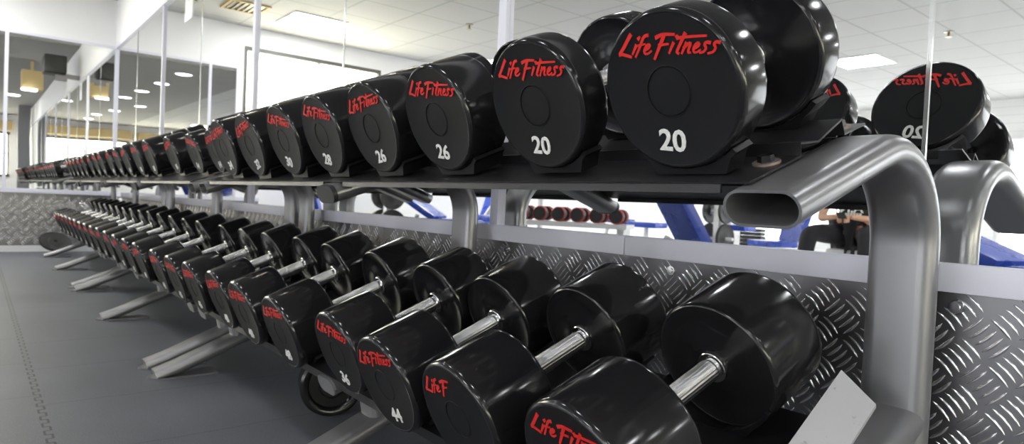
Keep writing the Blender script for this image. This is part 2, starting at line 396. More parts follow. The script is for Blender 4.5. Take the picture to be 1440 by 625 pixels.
# speaker and boxed fitting high on the mirror wall, seen in the end mirror
t = empty('speaker', (-5.0, -.28, 2.30), 'black loudspeaker bracketed high on the wall above the mirrors', 'speaker')
bm = bmesh.new(); box(bm, (-.2, -.16, -.12), (.2, .1, .12), .03); link('cabinet', bm, M['blackbox'], t, True)
bm = bmesh.new(); tube(bm, (-.206, -.03, 0), (-.2, -.03, 0), .085, 24); tube(bm, (-.215, -.03, 0), (-.2, -.03, 0), .02, 16); link('cone', bm, M['blackbox'], t, True)
bm = bmesh.new(); box(bm, (-.03, .1, -.16), (.03, .266, -.1)); box(bm, (-.02, -.02, -.2), (.02, .12, -.12)); link('bracket', bm, M['column'], t)
t = empty('ceiling_heater', (-3.0, -.45, 2.3), 'beige boxed unit with a bright tube hanging from the ceiling', 'heater')
bm = bmesh.new(); box(bm, (-.15, -.14, -.15), (.15, .14, .15), .02); box(bm, (-.02, -.02, .14), (.02, .02, .308)); link('casing', bm, M['beige'], t, True)
bm = bmesh.new(); tube(bm, (-.15, -.14, -.165), (-.15, .05, -.165), .016, 12); link('lamp_tube', bm, M['lamp'], t)

# ------------------------------------------------------------------ lettering
STK = [
 (.17, [(.42, 1.05), (.30, .75), (.14, .35), (-.02, .06), (.12, .12), (.34, .06), (.62, -.03)]),
 (.14, [(.80, .52), (.70, .12)]), (.15, [(.86, .86), (.90, .92)]),
 (.14, [(1.28, 1.0), (1.14, .98), (1.06, .75), (.98, .35), (.88, -.02)]), (.11, [(.90, .52), (1.22, .58)]),
 (.13, [(1.28, .30), (1.46, .40), (1.48, .55), (1.34, .54), (1.24, .30), (1.30, .10), (1.46, .10), (1.58, .22)]),
 (.16, [(1.72, .88), (1.95, 1.0), (2.20, 1.0), (2.52, .98)]), (.17, [(2.08, .96), (1.98, .50), (1.84, -.14)]), (.12, [(1.92, .50), (2.34, .54)]),
 (.14, [(2.58, .56), (2.48, .12)]), (.13, [(2.66, .86), (2.69, .9)]),
 (.15, [(3.02, .98), (2.90, .50), (2.80, .14), (2.9, .08)]), (.13, [(2.72, .80), (3.2, .84), (3.95, .84)]),
 (.13, [(3.16, .54), (3.06, .08)]), (.13, [(3.10, .34), (3.26, .54), (3.38, .52), (3.32, .28), (3.32, .10), (3.42, .1)]),
 (.12, [(3.56, .30), (3.72, .38), (3.74, .53), (3.60, .52), (3.52, .30), (3.58, .10), (3.72, .10), (3.82, .2)]),
 (.13, [(4.18, .52), (4.02, .56), (3.96, .44), (4.08, .30), (4.02, .12), (3.86, .08)]),
 (.13, [(4.58, .52), (4.42, .56), (4.36, .44), (4.48, .30), (4.42, .10), (4.22, .04)])]
def logo_bm(R, part=99):
    bm = bmesh.new(); s = 1.40*R/4.6; yo = .56*R
    for wd, pts in STK[:part]:
        P = [Vector((a+.26*b, b*.80)) for a, b in pts]
        # smooth
        for _ in range(1 if len(P) > 2 else 0):
            Q = [P[0]]
            for a, b in zip(P, P[1:]): Q += [a*.75+b*.25, a*.25+b*.75]
            Q.append(P[-1]); P = Q
        n = len(P); Lp = []; Rp = []
        for i, c in enumerate(P):
            t_ = (P[min(i+1, n-1)]-P[max(i-1, 0)]).normalized(); nn = Vector((-t_.y, t_.x))
            u = i/(n-1); wdt = wd*.5*(1.0-.38*u)
            Lp.append(c+nn*wdt); Rp.append(c-nn*wdt)
        t0 = (P[0]-P[1]).normalized()*wd*.4; t1 = (P[-1]-P[-2]).normalized()*wd*.3
        out = [Lp[0]+t0*.6] + Lp[1:-1] + [Lp[-1]+t1] + [Rp[-1]+t1] + Rp[1:-1][::-1] + [Rp[0]+t0]
        m_ = len(out)//2
        def put(v, y): return bm.verts.new(((v.x-2.3)*s, y, v.y*s-.4*s+yo))
        A = [put(v, -.0012) for v in out]; B = [put(v, .0006) for v in out]; N = len(out)
        for i in range(N): bm.faces.new((A[i], A[(i+1) % N], B[(i+1) % N], B[i]))
        for i in range(m_-1):
            a, b, c, d = A[i], A[i+1], A[N-2-i], A[N-1-i]
            bm.faces.new((a, b, c, d))
    return bm
def text_mesh(s, h, bold=.03, sx=.82, extr=.0006, mt=None):
    cu = bpy.data.curves.new('txt', 'FONT'); cu.body = s; cu.align_x = 'CENTER'; cu.size = 1; cu.offset = bold; cu.extrude = .02; cu.resolution_u = 3
    o = bpy.data.objects.new('txt', cu); COL.objects.link(o); bpy.context.view_layer.update()
    me = bpy.data.meshes.new_from_object(o.evaluated_get(bpy.context.evaluated_depsgraph_get()))
    bpy.data.objects.remove(o)
    ys = [v.co.y for v in me.vertices]; y0, y1 = min(ys), max(ys); k = h/(y1-y0)
    for v in me.vertices:
        x, y, z = v.co; v.co = (x*k*sx, -z/.02*extr, (y-(y0+y1)/2)*k)
    me.materials.clear(); me.materials.append(mt or M['white']); me.name = 'number'
    return me
_c = {}
def cached(key, fn):
    if key not in _c: _c[key] = fn()
    return _c[key]
def mesh_of(bm, name, mats, smooth=True):
    me = bpy.data.meshes.new(name); bmesh.ops.recalc_face_normals(bm, faces=bm.faces[:]); bm.to_mesh(me); bm.free()
    for x in mats: me.materials.append(x)
    if smooth:
        for f in me.polygons: f.use_smooth = True
        me.set_sharp_from_angle(angle=math.radians(35))
    return me
def head_mesh(R, hl):
    """outer face at y = 0, inner face at y = hl"""
    bm = bmesh.new(); r0 = .31*R
    prof = [(.0006, 0), (.0006, r0-.0016), (.0016, r0-.0008), (.0016, r0), (-.0004, r0+.0004), (-.0004, r0+.0010), (.0002, r0+.0016), (.0, R*.90), (-.0006, R*.925), (-.0008, R*.945), (.0004, R*.965), (.0028, R*.985), (.0065, R*.997), (.010, R), (hl-.008, R), (hl-.004, R*.993), (hl-.001, R*.975), (hl, R*.955), (hl-.0015, R*.93), (hl-.0015, R*.45), (hl+.001, R*.40), (hl+.001, .024), (hl+.004, .022), (hl+.004, 0)]
    mi = [0 if prof[i+1][1] <= R*.93 and prof[i][0] < .004 else 1 for i in range(len(prof)-1)]
    lathe_y(bm, prof, 96, mi)
    return mesh_of(bm, 'head', [M['face'], M['urethane']])
def grip_mesh(g):
    bm = bmesh.new(); r = .0168
    lathe_y(bm, [(.012, 0), (.012, r), (.0125, r+.0004), (g-.0125, r+.0004), (g-.012, r), (g-.012, 0)], 40)
    return mesh_of(bm, 'grip', [M['knurl']])
def collar_mesh():
    bm = bmesh.new()
    lathe_y(bm, [(.0045, 0), (.0045, .0235), (.006, .0245), (.0085, .0245), (.0095, .0235), (.0095, .016), (.0125, .0158), (.0125, 0)], 40)
    return mesh_of(bm, 'collar', [M['chrome']])
FLIP = Matrix.Rotation(PI, 4, 'Z')
def dumbbell(x, y, z, R, hl, gl, num, tilt=22, roll=0, yaw=0, lab='', grp='', logo=99, seg=None, mw=None):
    """axis along local Y; (x, y, z) = centre of the front face"""
    tot = 2*hl+gl
    Rm = Matrix.Rotation(math.radians(yaw), 4, 'Z') @ Matrix.Rotation(math.radians(tilt), 4, 'X') @ Matrix.Rotation(math.radians(-roll), 4, 'Y')
    if mw is None:
        mw = Matrix.Translation((x, y, z)) @ Rm
    t = empty('dumbbell', None, lab, 'dumbbell', grp, mw)
    hm = cached(('h', R, hl), lambda: head_mesh(R, hl))
    lm = cached(('l', R, logo), lambda: mesh_of(logo_bm(R, logo), 'logo', [M['red']], False))
    nm = cached(('n', R, num), lambda: text_mesh(num, .285*R, .022, 1.05))
    for k in (0, 1):
        h = inst('head', hm, t)
        if k: h.matrix_local = Matrix.Translation((0, tot, 0)) @ FLIP
        inst('logo', lm, h)
        n = inst('number', nm, h); n.location = (0, -.0004, -.61*R)
    gm = cached(('g', gl), lambda: grip_mesh(gl)); cm = cached('c', collar_mesh)
    o = inst('grip', gm, t); o.location = (0, hl, 0)
    o = inst('collar', cm, t); o.location = (0, hl-.004, 0)
    o = inst('collar', cm, t); o.matrix_local = Matrix.Translation((0, hl+gl+.004, 0)) @ FLIP
    return t

# ------------------------------------------------------------------ racks
PY = -.087; AY, AZ = -.484, .687; TS = math.radians(18.9)
RX = [[-.379, -1.489, -2.605], [-2.770, -3.88, -4.996], [-5.161, -6.271, -7.387]]
def arm_z(y): return AZ+(y-AY)*math.tan(TS)
LA0, LA1 = (-.115, .355), (-.475, .224)
def low_z(y): return LA0[1]+(y-LA0[0])*(LA0[1]-LA1[1])/(LA0[0]-LA1[0])
sec = stadium(.092, .043); sec_in = stadium(.085, .036)
def upright_bm():
    top = fillet((AY, AZ), (PY, arm_z(PY)), (PY, .3), .128, 20)
    bot = fillet((PY, .6), (PY, .225), (-.63, .225-.537*.41), .05, 8)
    path = [(AY, AZ), (AY+.14, arm_z(AY+.14))] + top + [(PY, .5)] + bot + [(-.45, .225-(.45+PY)*.41), (-.56, .225-(.56+PY)*.41), (-.625, .0095)]
    bm = bmesh.new(); rings = sweep(bm, path, sec, cap0=False, cap1=True, floor=.004)
    inn = sweep(bm, [(AY, AZ), (AY+.25, arm_z(AY+.25))], sec_in, cap0=False, cap1=True)
    A, B = rings[0], inn[0]; n = len(A)
    for i in range(n): bm.faces.new((A[i], A[(i+1) % n], B[(i+1) % n], B[i]))
    return bm
up_me = mesh_of(upright_bm(), 'upright', [M['frame']])
def strut_bm():
    bm = bmesh.new(); sweep(bm, [(-.345, .125), (-.352, .16), (-.365, low_z(-.365)-.008)], stadium(.075, .04)); return bm
st_me = mesh_of(strut_bm(), 'strut', [M['frame']])
def foot_bm():
    bm = bmesh.new(); pts = []
    for i in range(25):
        a = PI*i/24+PI; pts.append((.045*math.cos(a), -.575+.075*math.sin(a)))
    pts += [(.045, -.42), (-.045, -.42)]
    A = [bm.verts.new((u, v, .0005)) for u, v in pts]; B = [bm.verts.new((u, v, .006)) for u, v in pts]; n = len(pts)
    bm.faces.new(A); bm.faces.new(B)
    for i in range(n): bm.faces.new((A[i], A[(i+1) % n], B[(i+1) % n], B[i]))
    return bm
ft_me = mesh_of(foot_bm(), 'foot_plate', [M['frame']], False)
def larm_bm(p0=LA0, p1=LA1):
    bm = bmesh.new(); sweep(bm, [p0, p1], stadium(.088, .043)); return bm
la_me = mesh_of(larm_bm(), 'lower_arm', [M['frame']]); la2_me = mesh_of(larm_bm((-.084, .400), (-.475, .245)), 'lower_arm', [M['frame']])
def cap_bm():
    bm = bmesh.new(); dy, dz = math.cos(TS), math.sin(TS)
    sweep(bm, [(AY-.012*dy, AZ-.012*dz), (AY-.009*dy, AZ-.009*dz), (AY-.0005*dy, AZ-.0005*dz)], sec); return bm
cp_me = mesh_of(cap_bm(), 'end_cap', [M['cap']])
def tray_mesh(xa, xb, z_of, y0, slope, prof, name):
    """bent sheet: prof of (s, h) along / above a sloped line, extruded in x"""
    bm = bmesh.new(); c, s_ = math.cos(slope), math.sin(slope); z0 = z_of(y0)
    pts = [Vector((y0+s*c-h*s_, z0+s*s_+h*c)) for s, h in prof]; th = .0028; off = []
    for i, p_ in enumerate(pts):
        t_ = (pts[min(i+1, len(pts)-1)]-pts[max(i-1, 0)]).normalized(); off.append(p_+Vector((-t_.y, t_.x))*-th)
    ring = pts + off[::-1]
    A = [bm.verts.new((xa, v.x, v.y)) for v in ring]; B = [bm.verts.new((xb, v.x, v.y)) for v in ring]; n = len(ring); k = len(pts)
    for i in range(n): bm.faces.new((A[i], A[(i+1) % n], B[(i+1) % n], B[i]))
    for R_ in (A, B):
        for i in range(k-1): bm.faces.new((R_[i], R_[i+1], R_[n-2-i], R_[n-1-i]))
    return bm
UP = [(.006, .0045), (.124, .0045), (.127, .020), (.17, .012), (.238, .025), (.243, .0045), (.305, .0045)]
LP = [(-.012, -.02), (-.012, .0045), (.20, .0045), (.205, .008), (.345, .008), (.35, -.015)]
def bolt(x, y, z, slope, parent):
    bm = bmesh.new()
    Mx = Matrix.Translation((x, y, z)) @ Matrix.Rotation(slope, 4, 'X')
    tube(bm, (0, 0, .0), (0, 0, .003), .0165, 24); 
    for v in bm.verts: v.co = Mx @ v.co
    w_ = link('washer', bm, M['washer'], parent, True)
    bm = bmesh.new(); tube(bm, (0, 0, .003), (0, 0, .0105), .0105, 6, .0095)
    for v in bm.verts: v.co = Mx @ v.co
    link('bolt', bm, M['bolt'], w_)
def rack(i):
    xs = RX[i]
    lab = ['silver two-tier dumbbell rack in front, its open tube arm at right', 'middle silver two-tier dumbbell rack beyond the paired feet', 'farthest silver two-tier dumbbell rack beside the end wall'][i]
    t = empty('dumbbell_rack', (xs[1], -.3, 0), lab, 'rack', 'two-tier dumbbell racks'); inv = Matrix.Translation((-xs[1], .3, 0))
    def P(o, x):
        o.parent = t; o.location = (x-xs[1], .3, 0); return o
    for k, x in enumerate(xs):
        P(inst('upright', up_me), x); P(inst('foot_plate', ft_me), x); P(inst('strut', st_me), x); P(inst('lower_arm', la2_me if (i == 0 and k == 0) else la_me), x)
        if k == 1: P(inst('end_cap', cp_me), x)
    xa, xb = xs[0]-.018, xs[2]+.018
    bm = tray_mesh(xa, xb, lambda y: arm_z(y)+.0225/math.cos(TS), AY, TS, UP, 'upper'); 
    for ka in (0, 1):
        box(bm, (xs[ka+1]+.055, AY+.0065, arm_z(AY)+.017), (xs[ka]-.055, AY+.0095, arm_z(AY)+.0275))
        yr = AY+.305*math.cos(TS); box(bm, (xs[ka+1]+.055, yr-.004, arm_z(yr)+.010), (xs[ka]-.055, yr-.001, arm_z(yr)+.0275))
    P(link('upper_tray', bm, M['tray']), 0)
    sl = math.atan((LA0[1]-LA1[1])/(LA0[0]-LA1[0]))
    bm = tray_mesh(xs[0]-.048, xs[2]+.03, lambda y: low_z(y)+.0225/math.cos(sl), LA1[0]+.01, sl, LP, 'lower'); P(link('lower_tray', bm, M['tray']), 0)
    for x in xs:
        for s in (.085, .275):
            y = AY+s*math.cos(TS); z = arm_z(AY)+.0225/math.cos(TS)+s*math.sin(TS)+.0045
            if x == xs[0]: xx = x-.042
            elif x == xs[2]: xx = x+.042
            else: xx = x
            h = empty_part = None
            bm = bmesh.new(); Mx = Matrix.Translation((xx, y, z)) @ Matrix.Rotation(TS, 4, 'X')
            tube(bm, (0, 0, -.001), (0, 0, .003), .0165, 24); xf(bm, bm.verts, Mx); wsh = P(link('washer', bm, M['washer'], None, True), 0)
            bm = bmesh.new(); tube(bm, (0, 0, .003), (0, 0, .011), .0105, 6, .0095); xf(bm, bm.verts, Mx); link('bolt', bm, M['bolt'], wsh)
    return t
racks = [rack(i) for i in range(3)]
# bright slanted bracket plate on the near lower arm
bm = bmesh.new(); x1 = RX[0][0]
qs = [((x1-.045, -.163, .462), (x1+.008, -.172, .427)), ((x1-.045, -.303, .383), (x1+.008, -.312, .348)), ((x1-.045, -.47, .289), (x1+.008, -.479, .254))]
T_ = [[bm.verts.new(c) for c in pr] for pr in qs]; U_ = [[bm.verts.new((c[0], c[1]+.001, c[2]-.005)) for c in pr] for pr in qs]
for a_, b_, c_, d_ in ((T_[0], T_[1], U_[0], U_[1]), (T_[1], T_[2], U_[1], U_[2])):
    bm.faces.new((a_[0], a_[1], b_[1], b_[0])); bm.faces.new((c_[0], c_[1], d_[1], d_[0]))
    bm.faces.new((a_[0], b_[0], d_[0], c_[0])); bm.faces.new((a_[1], b_[1], d_[1], c_[1]))
bm.faces.new((T_[0][0], T_[0][1], U_[0][1], U_[0][0])); bm.faces.new((T_[2][0], T_[2][1], U_[2][1], U_[2][0]))
S2 = [(x1-.045, -.163, .457), (x1-.045, -.303, .378), (x1-.045, -.47, .284), (x1-.045, -.47, .25), (x1-.045, -.163, .37)]
C_ = [bm.verts.new(c) for c in S2]; E_ = [bm.verts.new((c[0]+.004, c[1], c[2])) for c in S2]
bm.faces.new(C_); bm.faces.new(E_)
for i in range(5): bm.faces.new((C_[i], C_[(i+1) % 5], E_[(i+1) % 5], E_[i]))
o = link('bracket_plate', bm, M['bracket'], racks[0]); o.location = (-RX[0][1], .3, 0); o['label'] = 'bright silver slanted plate'

# ------------------------------------------------------------------ dumbbells and the saddles they lie in
def saddle(rk, x, y, z, R, a, b, tilt, half=48, drop=.016):
    """cradle under a head between axial distances a and b from the front face"""
    bm = bmesh.new(); n = 14; Mx = Matrix.Translation((x, y, z)) @ Matrix.Rotation(math.radians(tilt), 4, 'X')
    ins, outs = [], []
    for i in range(n+1):
        th = math.radians(-90-half+2*half*i/n); c, s = math.cos(th), math.sin(th)
        ins.append(((R+.0012)*c, (R+.0012)*s)); rr = R+.008
        outs.append((rr*c, max(rr*s, -R-drop*.55) if abs(th+PI/2) > .5 else -R-drop*.55))
    ring = ins+outs[::-1]; N = len(ring); A = []; B = []
    for u, v in ring: A.append(bm.verts.new(Mx @ Vector((u, a, v)))); B.append(bm.verts.new(Mx @ Vector((u, b, v))))
    for i in range(N): bm.faces.new((A[i], A[(i+1) % N], B[(i+1) % N], B[i]))
    for R_ in (A, B):
        for i in range(n): bm.faces.new((R_[i], R_[i+1], R_[N-2-i], R_[N-1-i]))
    o = link('saddle', bm, M['pad'], racks[rk]); o.location = (-RX[rk][1], .3, 0)
ORD = 'nearest second third fourth fifth sixth seventh eighth ninth tenth eleventh twelfth thirteenth fourteenth fifteenth sixteenth seventeenth eighteenth nineteenth twentieth twenty-first twenty-second twenty-third twenty-fourth twenty-fifth'.split()
def zax_u(y, R, tilt=22): return .822+(y+.505)*math.tan(math.radians(22))-(.098-R)*1.06
#      x, y, R, head, grip, number, roll, dz
UPPER = [(-.493, -.505, .098, .053, .130, '20', -7, 0), (-.734, -.505, .098, .053, .130, '20', -6, .004), (-1.0, -.505, .098, .085, .125, '26', -7, .003),
         (-1.248, -.505, .098, .085, .125, '26', 5, .002), (-1.500, -.505, .098, .092, .125, '28', -10, .001), (-1.748, -.505, .098, .098, .125, '30', -10, 0),
         (-2.025, -.505, .098, .10, .125, '32', 12, -.002), (-2.288, -.505, .098, .105, .125, '34', 8, 0), (-2.56, -.46, .084, .07, .125, '14', 6, 0),
         (-2.85, -.46, .084, .07, .125, '14', -12, 0), (-3.232, -.46, .088, .075, .125, '16', 10, 0), (-3.654, -.47, .092, .08, .125, '18', 4, 0),
         (-3.976, -.47, .092, .08, .125, '18', 0, 0), (-4.30, -.47, .09, .075, .125, '16', 9, 0), (-4.644, -.46, .088, .07, .125, '16', -5, 0), (-4.93, -.46, .088, .07, .125, '14', 6, 0),
         (-5.30, -.46, .088, .07, .125, '14', 3, 0), (-5.55, -.46, .088, .07, .125, '12', -8, 0), (-5.838, -.46, .085, .065, .125, '12', 8, 0), (-6.22, -.46, .085, .065, .125, '10', 0, 0), (-6.50, -.46, .085, .06, .125, '10', 4, 0),
         (-6.80, -.46, .085, .06, .125, '10', 5, 0), (-7.08, -.46, .085, .06, .125, '10', -6, 0), (-7.33, -.46, .085, .06, .125, '10', 6, 0)]
desc_u = {0: 'black round dumbbell marked 20 at the near end of the top tray', 1: 'black dumbbell marked 20 second from the near end of the top tray', 2: 'black dumbbell marked 26 with level lettering, third from the near end on the top tray',
          3: 'black dumbbell marked 26 with tilted lettering, fourth from the near end on the top tray', 4: 'black dumbbell marked 28, fifth from the near end of the top tray', 5: 'black dumbbell marked 30, sixth from the near end of the top tray', 6: 'black dumbbell marked 32, seventh from the near end of the top tray', 7: 'black dumbbell marked 34, eighth from the near end of the top tray'}
for i, (x, y, R, hl, gl, num, roll, dz) in enumerate(UPPER):
    lab = desc_u.get(i, 'black dumbbell on the top tray, %s counted from the near end' % ORD[i]); z = zax_u(y, R)+dz
    dumbbell(x, y, z, R, hl, gl, num, 22, roll, 0, lab, 'dumbbells on the top tray')
    rk = 0 if x > -2.68 else 1 if x > -5.07 else 2
    saddle(rk, x, y, z, R, .012, hl-.004, 22, 40); saddle(rk, x, y, z, R, hl+gl+.006, 2*hl+gl-.006, 22, drop=.012)
TL = 21.5
def zax_l(y, R): return .335+(y+.54)*math.tan(math.radians(TL))-(.1-R)*1.07
LOWER = [(-.580, -.54, .104, .130, .165, '40', 0, .0, -2.5), (-.845, -.54, .1, .125, .165, '42', 9, 0, -1), (-1.085, -.54, .1, .125, .155, '44', 10, -.004, 0), (-1.292, -.54, .097, .115, .145, '36', -4, .016, 0),
         (-1.628, -.54, .1, .122, .175, '48', 5, -.003, 0), (-1.914, -.54, .1, .118, .174, '48', 2, 0, 0), (-2.155, -.54, .1, .118, .174, '48', 8, .004, 0), (-2.46, -.54, .1, .112, .176, '46', 3, .002, 0),
         (-2.734, -.54, .1, .112, .176, '46', -3, 0, 0), (-3.02, -.54, .1, .112, .176, '44', 4, 0, 0), (-3.404, -.54, .1, .112, .176, '44', 6, 0, 0), (-3.682, -.54, .1, .112, .176, '42', 2, 0, 0)]
for x in (-3.98, -4.28, -4.58, -4.86, -5.166, -5.46, -5.748, -6.03, -6.33, -6.63, -6.93, -7.22):
    LOWER.append((x, -.54, .1, .112, .176, random.choice(['40', '42', '38', '36']), random.uniform(-6, 9), random.uniform(-.003, .004), 0))
desc_l = {0: 'nearest black dumbbell on the lower tray, cut by the bottom edge', 1: 'black lower-tray dumbbell whose lettering has half worn off', 2: 'black dumbbell marked 44 on the lower tray, third from the near end', 3: 'black dumbbell marked 36 on the lower tray, in front of the middle post',
          4: 'black dumbbell marked 48 nearest the camera on the lower tray', 5: 'second dumbbell marked 48 on the lower tray', 6: 'third dumbbell marked 48 on the lower tray'}
for i, (x, y, R, hl, gl, num, roll, dz, yaw) in enumerate(LOWER):
    lab = desc_l.get(i, 'black dumbbell on the lower tray, %s counted from the near end' % ORD[i]); z = zax_l(y, R)+dz
    dumbbell(x, y, z, R, hl, gl, num, TL, roll, yaw, lab, 'dumbbells on the lower tray', logo=9 if i == 1 else 99)
    rk = 0 if x > -2.68 else 1 if x > -5.07 else 2
    if i: saddle(rk, x, y, z, R, .04, hl-.006, TL, 42)
    saddle(rk, x, y, z, R, hl+gl+(.02 if i else -.01), 2*hl+gl-.02, TL, 42 if i else 62)
# dumbbells lying on the floor under the racks, axis along the wall
def floor_db(x, y, R, hl, gl, num, rz, lab):
    mw = Matrix.Translation((x, y, R+.001)) @ Matrix.Rotation(math.radians(rz), 4, 'Z')
    dumbbell(0, 0, 0, R, hl, gl, num, lab=lab, grp='dumbbells lying under the racks', mw=mw)
bm = bmesh.new(); lathe_y(bm, [(.03, 0), (.012, 0), (.012, .016), (0, .018), (0, .034), (.004, .038), (.014, .040), (.014, .068), (.004, .072), (.0, .080), (0, .088), (.006, .095), (.085, .095), (.09, .088), (.09, 0)], 64)
o = link('round_weight', bm, M['urethane'], None, True); o.location = (-1.89, -.275, .0955); o.rotation_euler = (0, 0, math.radians(72))
tag(o, 'thick black round weight standing on the floor under the front rack', 'weight')
bm = bmesh.new(); lathe_y(bm, [(.010, 0), (-.003, 0), (-.003, .010), (-.001, .0125), (.010, .0125)], 32); link('hub', bm, M['chrome'], o, True)
# weight plate leaning at the far end
bm = bmesh.new(); lathe_y(bm, [(0, 0.02), (0, .07), (.006, .075), (.006, .14), (-.002, .15), (-.002, .165), (.012, .17), (.024, .165), (.024, .15), (.018, .14), (.018, .075), (.024, .07), (.024, .02), (0, .02)], 48)
o = link('weight_plate', bm, M['rubber'], None, True); o.location = (-7.66, -.52, .115); o.scale = (.8, .8, .8); o.rotation_euler = (math.radians(52), 0, math.radians(-75))
tag(o, 'black weight plate leaning beyond the far end of the racks', 'weight plate')

# ------------------------------------------------------------------ gym floor behind the camera (seen in the mirrors)
def pad_obj(name, size, parent, loc, rx, m=None, bev=.025, rz=0):
    bm = bmesh.new(); a = [s/2 for s in size]; box(bm, (-a[0], -a[1], -a[2]), a, min(bev, min(a)*.8))
    o = link(name, bm, m or M['blue'], parent, True); o.location = loc; o.rotation_euler = (rx, 0, rz); return o
def bench(x, y, rz, lab, incline=60, h=.45):
    t = empty('weight_bench', (x, y, 0), lab, 'bench', 'blue training benches'); t.rotation_euler = (0, 0, math.radians(rz))
    pad_obj('seat', (.32, .42, .07), t, (0, -.3, h), 0)
    a = math.radians(incline); pad_obj('backrest', (.32, .78, .07), t, (0, -.06+.40*math.cos(a), h+.02+.40*math.sin(a)), a)
    bm = bmesh.new(); tube(bm, (0, -.45, .05), (0, .55, .05), .03); tube(bm, (-.28, -.45, .03), (.28, -.45, .03), .03); tube(bm, (-.28, .55, .03), (.28, .55, .03), .03)
    tube(bm, (0, -.3, .05), (0, -.3, h-.035), .03); tube(bm, (0, .4, .05), (0, .05+.2*math.cos(a), h+.2*math.sin(a)-.04), .025)
    link('frame', bm, M['whitesteel'], t, True)
    return t
def mir(px, py, depth):
    """world point whose reflection in the long mirror shows at this pixel and depth"""
    d = fw+r2*((px-720)/F)-u2*((py-313)/F); p_ = Vector((0, -D, H))+d*depth; return p_.x, -p_.y, p_.z
BN = [(975, 3.9, 25, 'blue bench with raised back reflected under the tray middle', 58, .40), (1118, 7.3, 200, 'small blue bench beside the seated person', 70, .38), (1420, 3.3, 110, 'blue bench reflected at the right edge of the photo', 20, .46),
      (612, 7.2, 60, 'blue bench reflected left of the middle post', 30, .46), (690, 9.5, 150, 'blue bench reflected right of the middle post', 55, .42), (880, 8.5, 80, 'distant blue flat bench in front of the white wall', 5, .5), (440, 7.6, 30, 'blue bench reflected beside the third post', 75, .45)]
for px, dp, rz, lab, inc, h in BN:
    x, y, z = mir(px, 320, dp); bench(x, y, rz, lab, inc, h)
# plate tree with plates
def plate_tree(px, dp, lab, n=4):
    x, y, z = mir(px, 300, dp); t = empty('plate_tree', (x, y, 0), 'white storage stand holding round plates, '+lab, 'plate stand', 'plate stands')
    bm = bmesh.new(); box(bm, (-.3, -.25, 0), (.3, .25, .05)); box(bm, (-.04, -.04, .05), (.04, .04, 1.1))
    for k, zz in enumerate((.35, .72, 1.02)):
        tube(bm, (-.24, 0, zz), (.24, 0, zz), .02)
    link('stand', bm, M['whitesteel'], t, True)
    for k, zz in enumerate((.35, .72, 1.02)):
        for s in (-1, 1):
            bm = bmesh.new(); r = (.2, .17, .12)[k]
            lathe_y(bm, [(0, .022), (0, r*.35), (.006, r*.4), (.006, r*.85), (0, r*.9), (0, r*.97), (.01, r), (.03, r), (.04, r*.97), (.04, .022), (0, .022)], 32)
            o = link('weight_plate', bm, M['rubber'], None, True); o.rotation_euler = (0, 0, PI/2); o.location = (x+s*.12+.02, y, zz-.0)
            tag(o, 'round black plate on the stand %s, %s %s' % (lab, ('low', 'middle', 'high')[k], 'left' if s < 0 else 'right'), 'weight plate', 'plates on the stands')
plate_tree(1010, 8.8, 'reflected left of the raised blue bench'); plate_tree(545, 8.2, 'reflected below the second arm')
# opposite low dumbbell rack
x, y, z = mir(790, 310, 6.2)
t = empty('storage_shelf', (x, y, 0), 'low white shelf across the room carrying round dumbbells', 'shelf'); t.rotation_euler = (0, 0, math.radians(-30))
bm = bmesh.new(); box(bm, (-.65, -.2, .5), (.65, .2, .54)); box(bm, (-.62, -.16, 0), (-.56, .16, .5)); box(bm, (.56, -.16, 0), (.62, .16, .5)); box(bm, (-.56, -.16, .2), (.56, .16, .23))
link('shelf_frame', bm, M['whitesteel'], t)
Mr = mat('red_rim', (.5, .03, .03), .4)
for k in range(7):
    mw = Matrix.Translation((x, y, 0)) @ Matrix.Rotation(math.radians(-30), 4, 'Z') @ Matrix.Translation((-.54+.18*k, -.14, .54+.071))
    d_ = empty('dumbbell', None, 'small round dumbbell with red rim on the low shelf, %s from its left end' % ORD[k].replace('nearest', 'first'), 'dumbbell', 'dumbbells on the low shelf', mw)
    bm = bmesh.new(); 
    for yy in (0, .2): 
        n0 = len(bm.verts); lathe_y(bm, [(0, 0), (0, .062), (.008, .07), (.072, .07), (.08, .062), (.08, 0)], 12, [0, 1, 0, 1, 0]); bm.verts.ensure_lookup_table()
        for v in bm.verts[n0:]: v.co.y += yy
    link('heads', bm, None, d_, False, [M['rubber'], Mr]) if False else None
    bm.free()
    for yy in (0, .2):
        bm = bmesh.new(); lathe_y(bm, [(0, 0), (0, .062), (.008, .07), (.072, .07), (.08, .062), (.08, 0)], 14, [0, 1, 0, 1, 0])
        h_ = link('head', bm, None, d_, False, [M['rubber'], Mr]); h_.location = (0, yy, 0)
    bm = bmesh.new(); tube(bm, (0, .08, 0), (0, .2, 0), .014); link('grip', bm, M['chrome'], d_, True)
# two white machine frames
for px, dp, lab in ((725, 8.0, 'white steel machine frame left of the low shelf'), (1060, 9.2, 'white steel machine frame behind the blue benches'), (1345, 8.6, 'white steel machine frame right of the seated person')):
    x, y, z = mir(px, 300, dp); t = empty('exercise_machine', (x, y, 0), lab, 'gym machine', 'white machine frames')
    bm = bmesh.new()
    for a in (-.45, .45): tube(bm, (a, 0, 0), (a, 0, 1.15), .035); tube(bm, (a, -.5, .03), (a, .5, .03), .035)
    tube(bm, (-.45, 0, 1.15), (.45, 0, 1.15), .035); tube(bm, (-.45, .5, .03), (0, 0, 1.1), .03)
    link('frame', bm, M['whitesteel'], t, True)
    bm = bmesh.new()
    for k in range(8): box(bm, (-.16, -.06, .1+k*.05), (.16, .06, .145+k*.05))
    link('weight_stack', bm, M['rubber'], t); pad_obj('pad', (.35, .3, .08), t, (.0, .35, .5), 0)

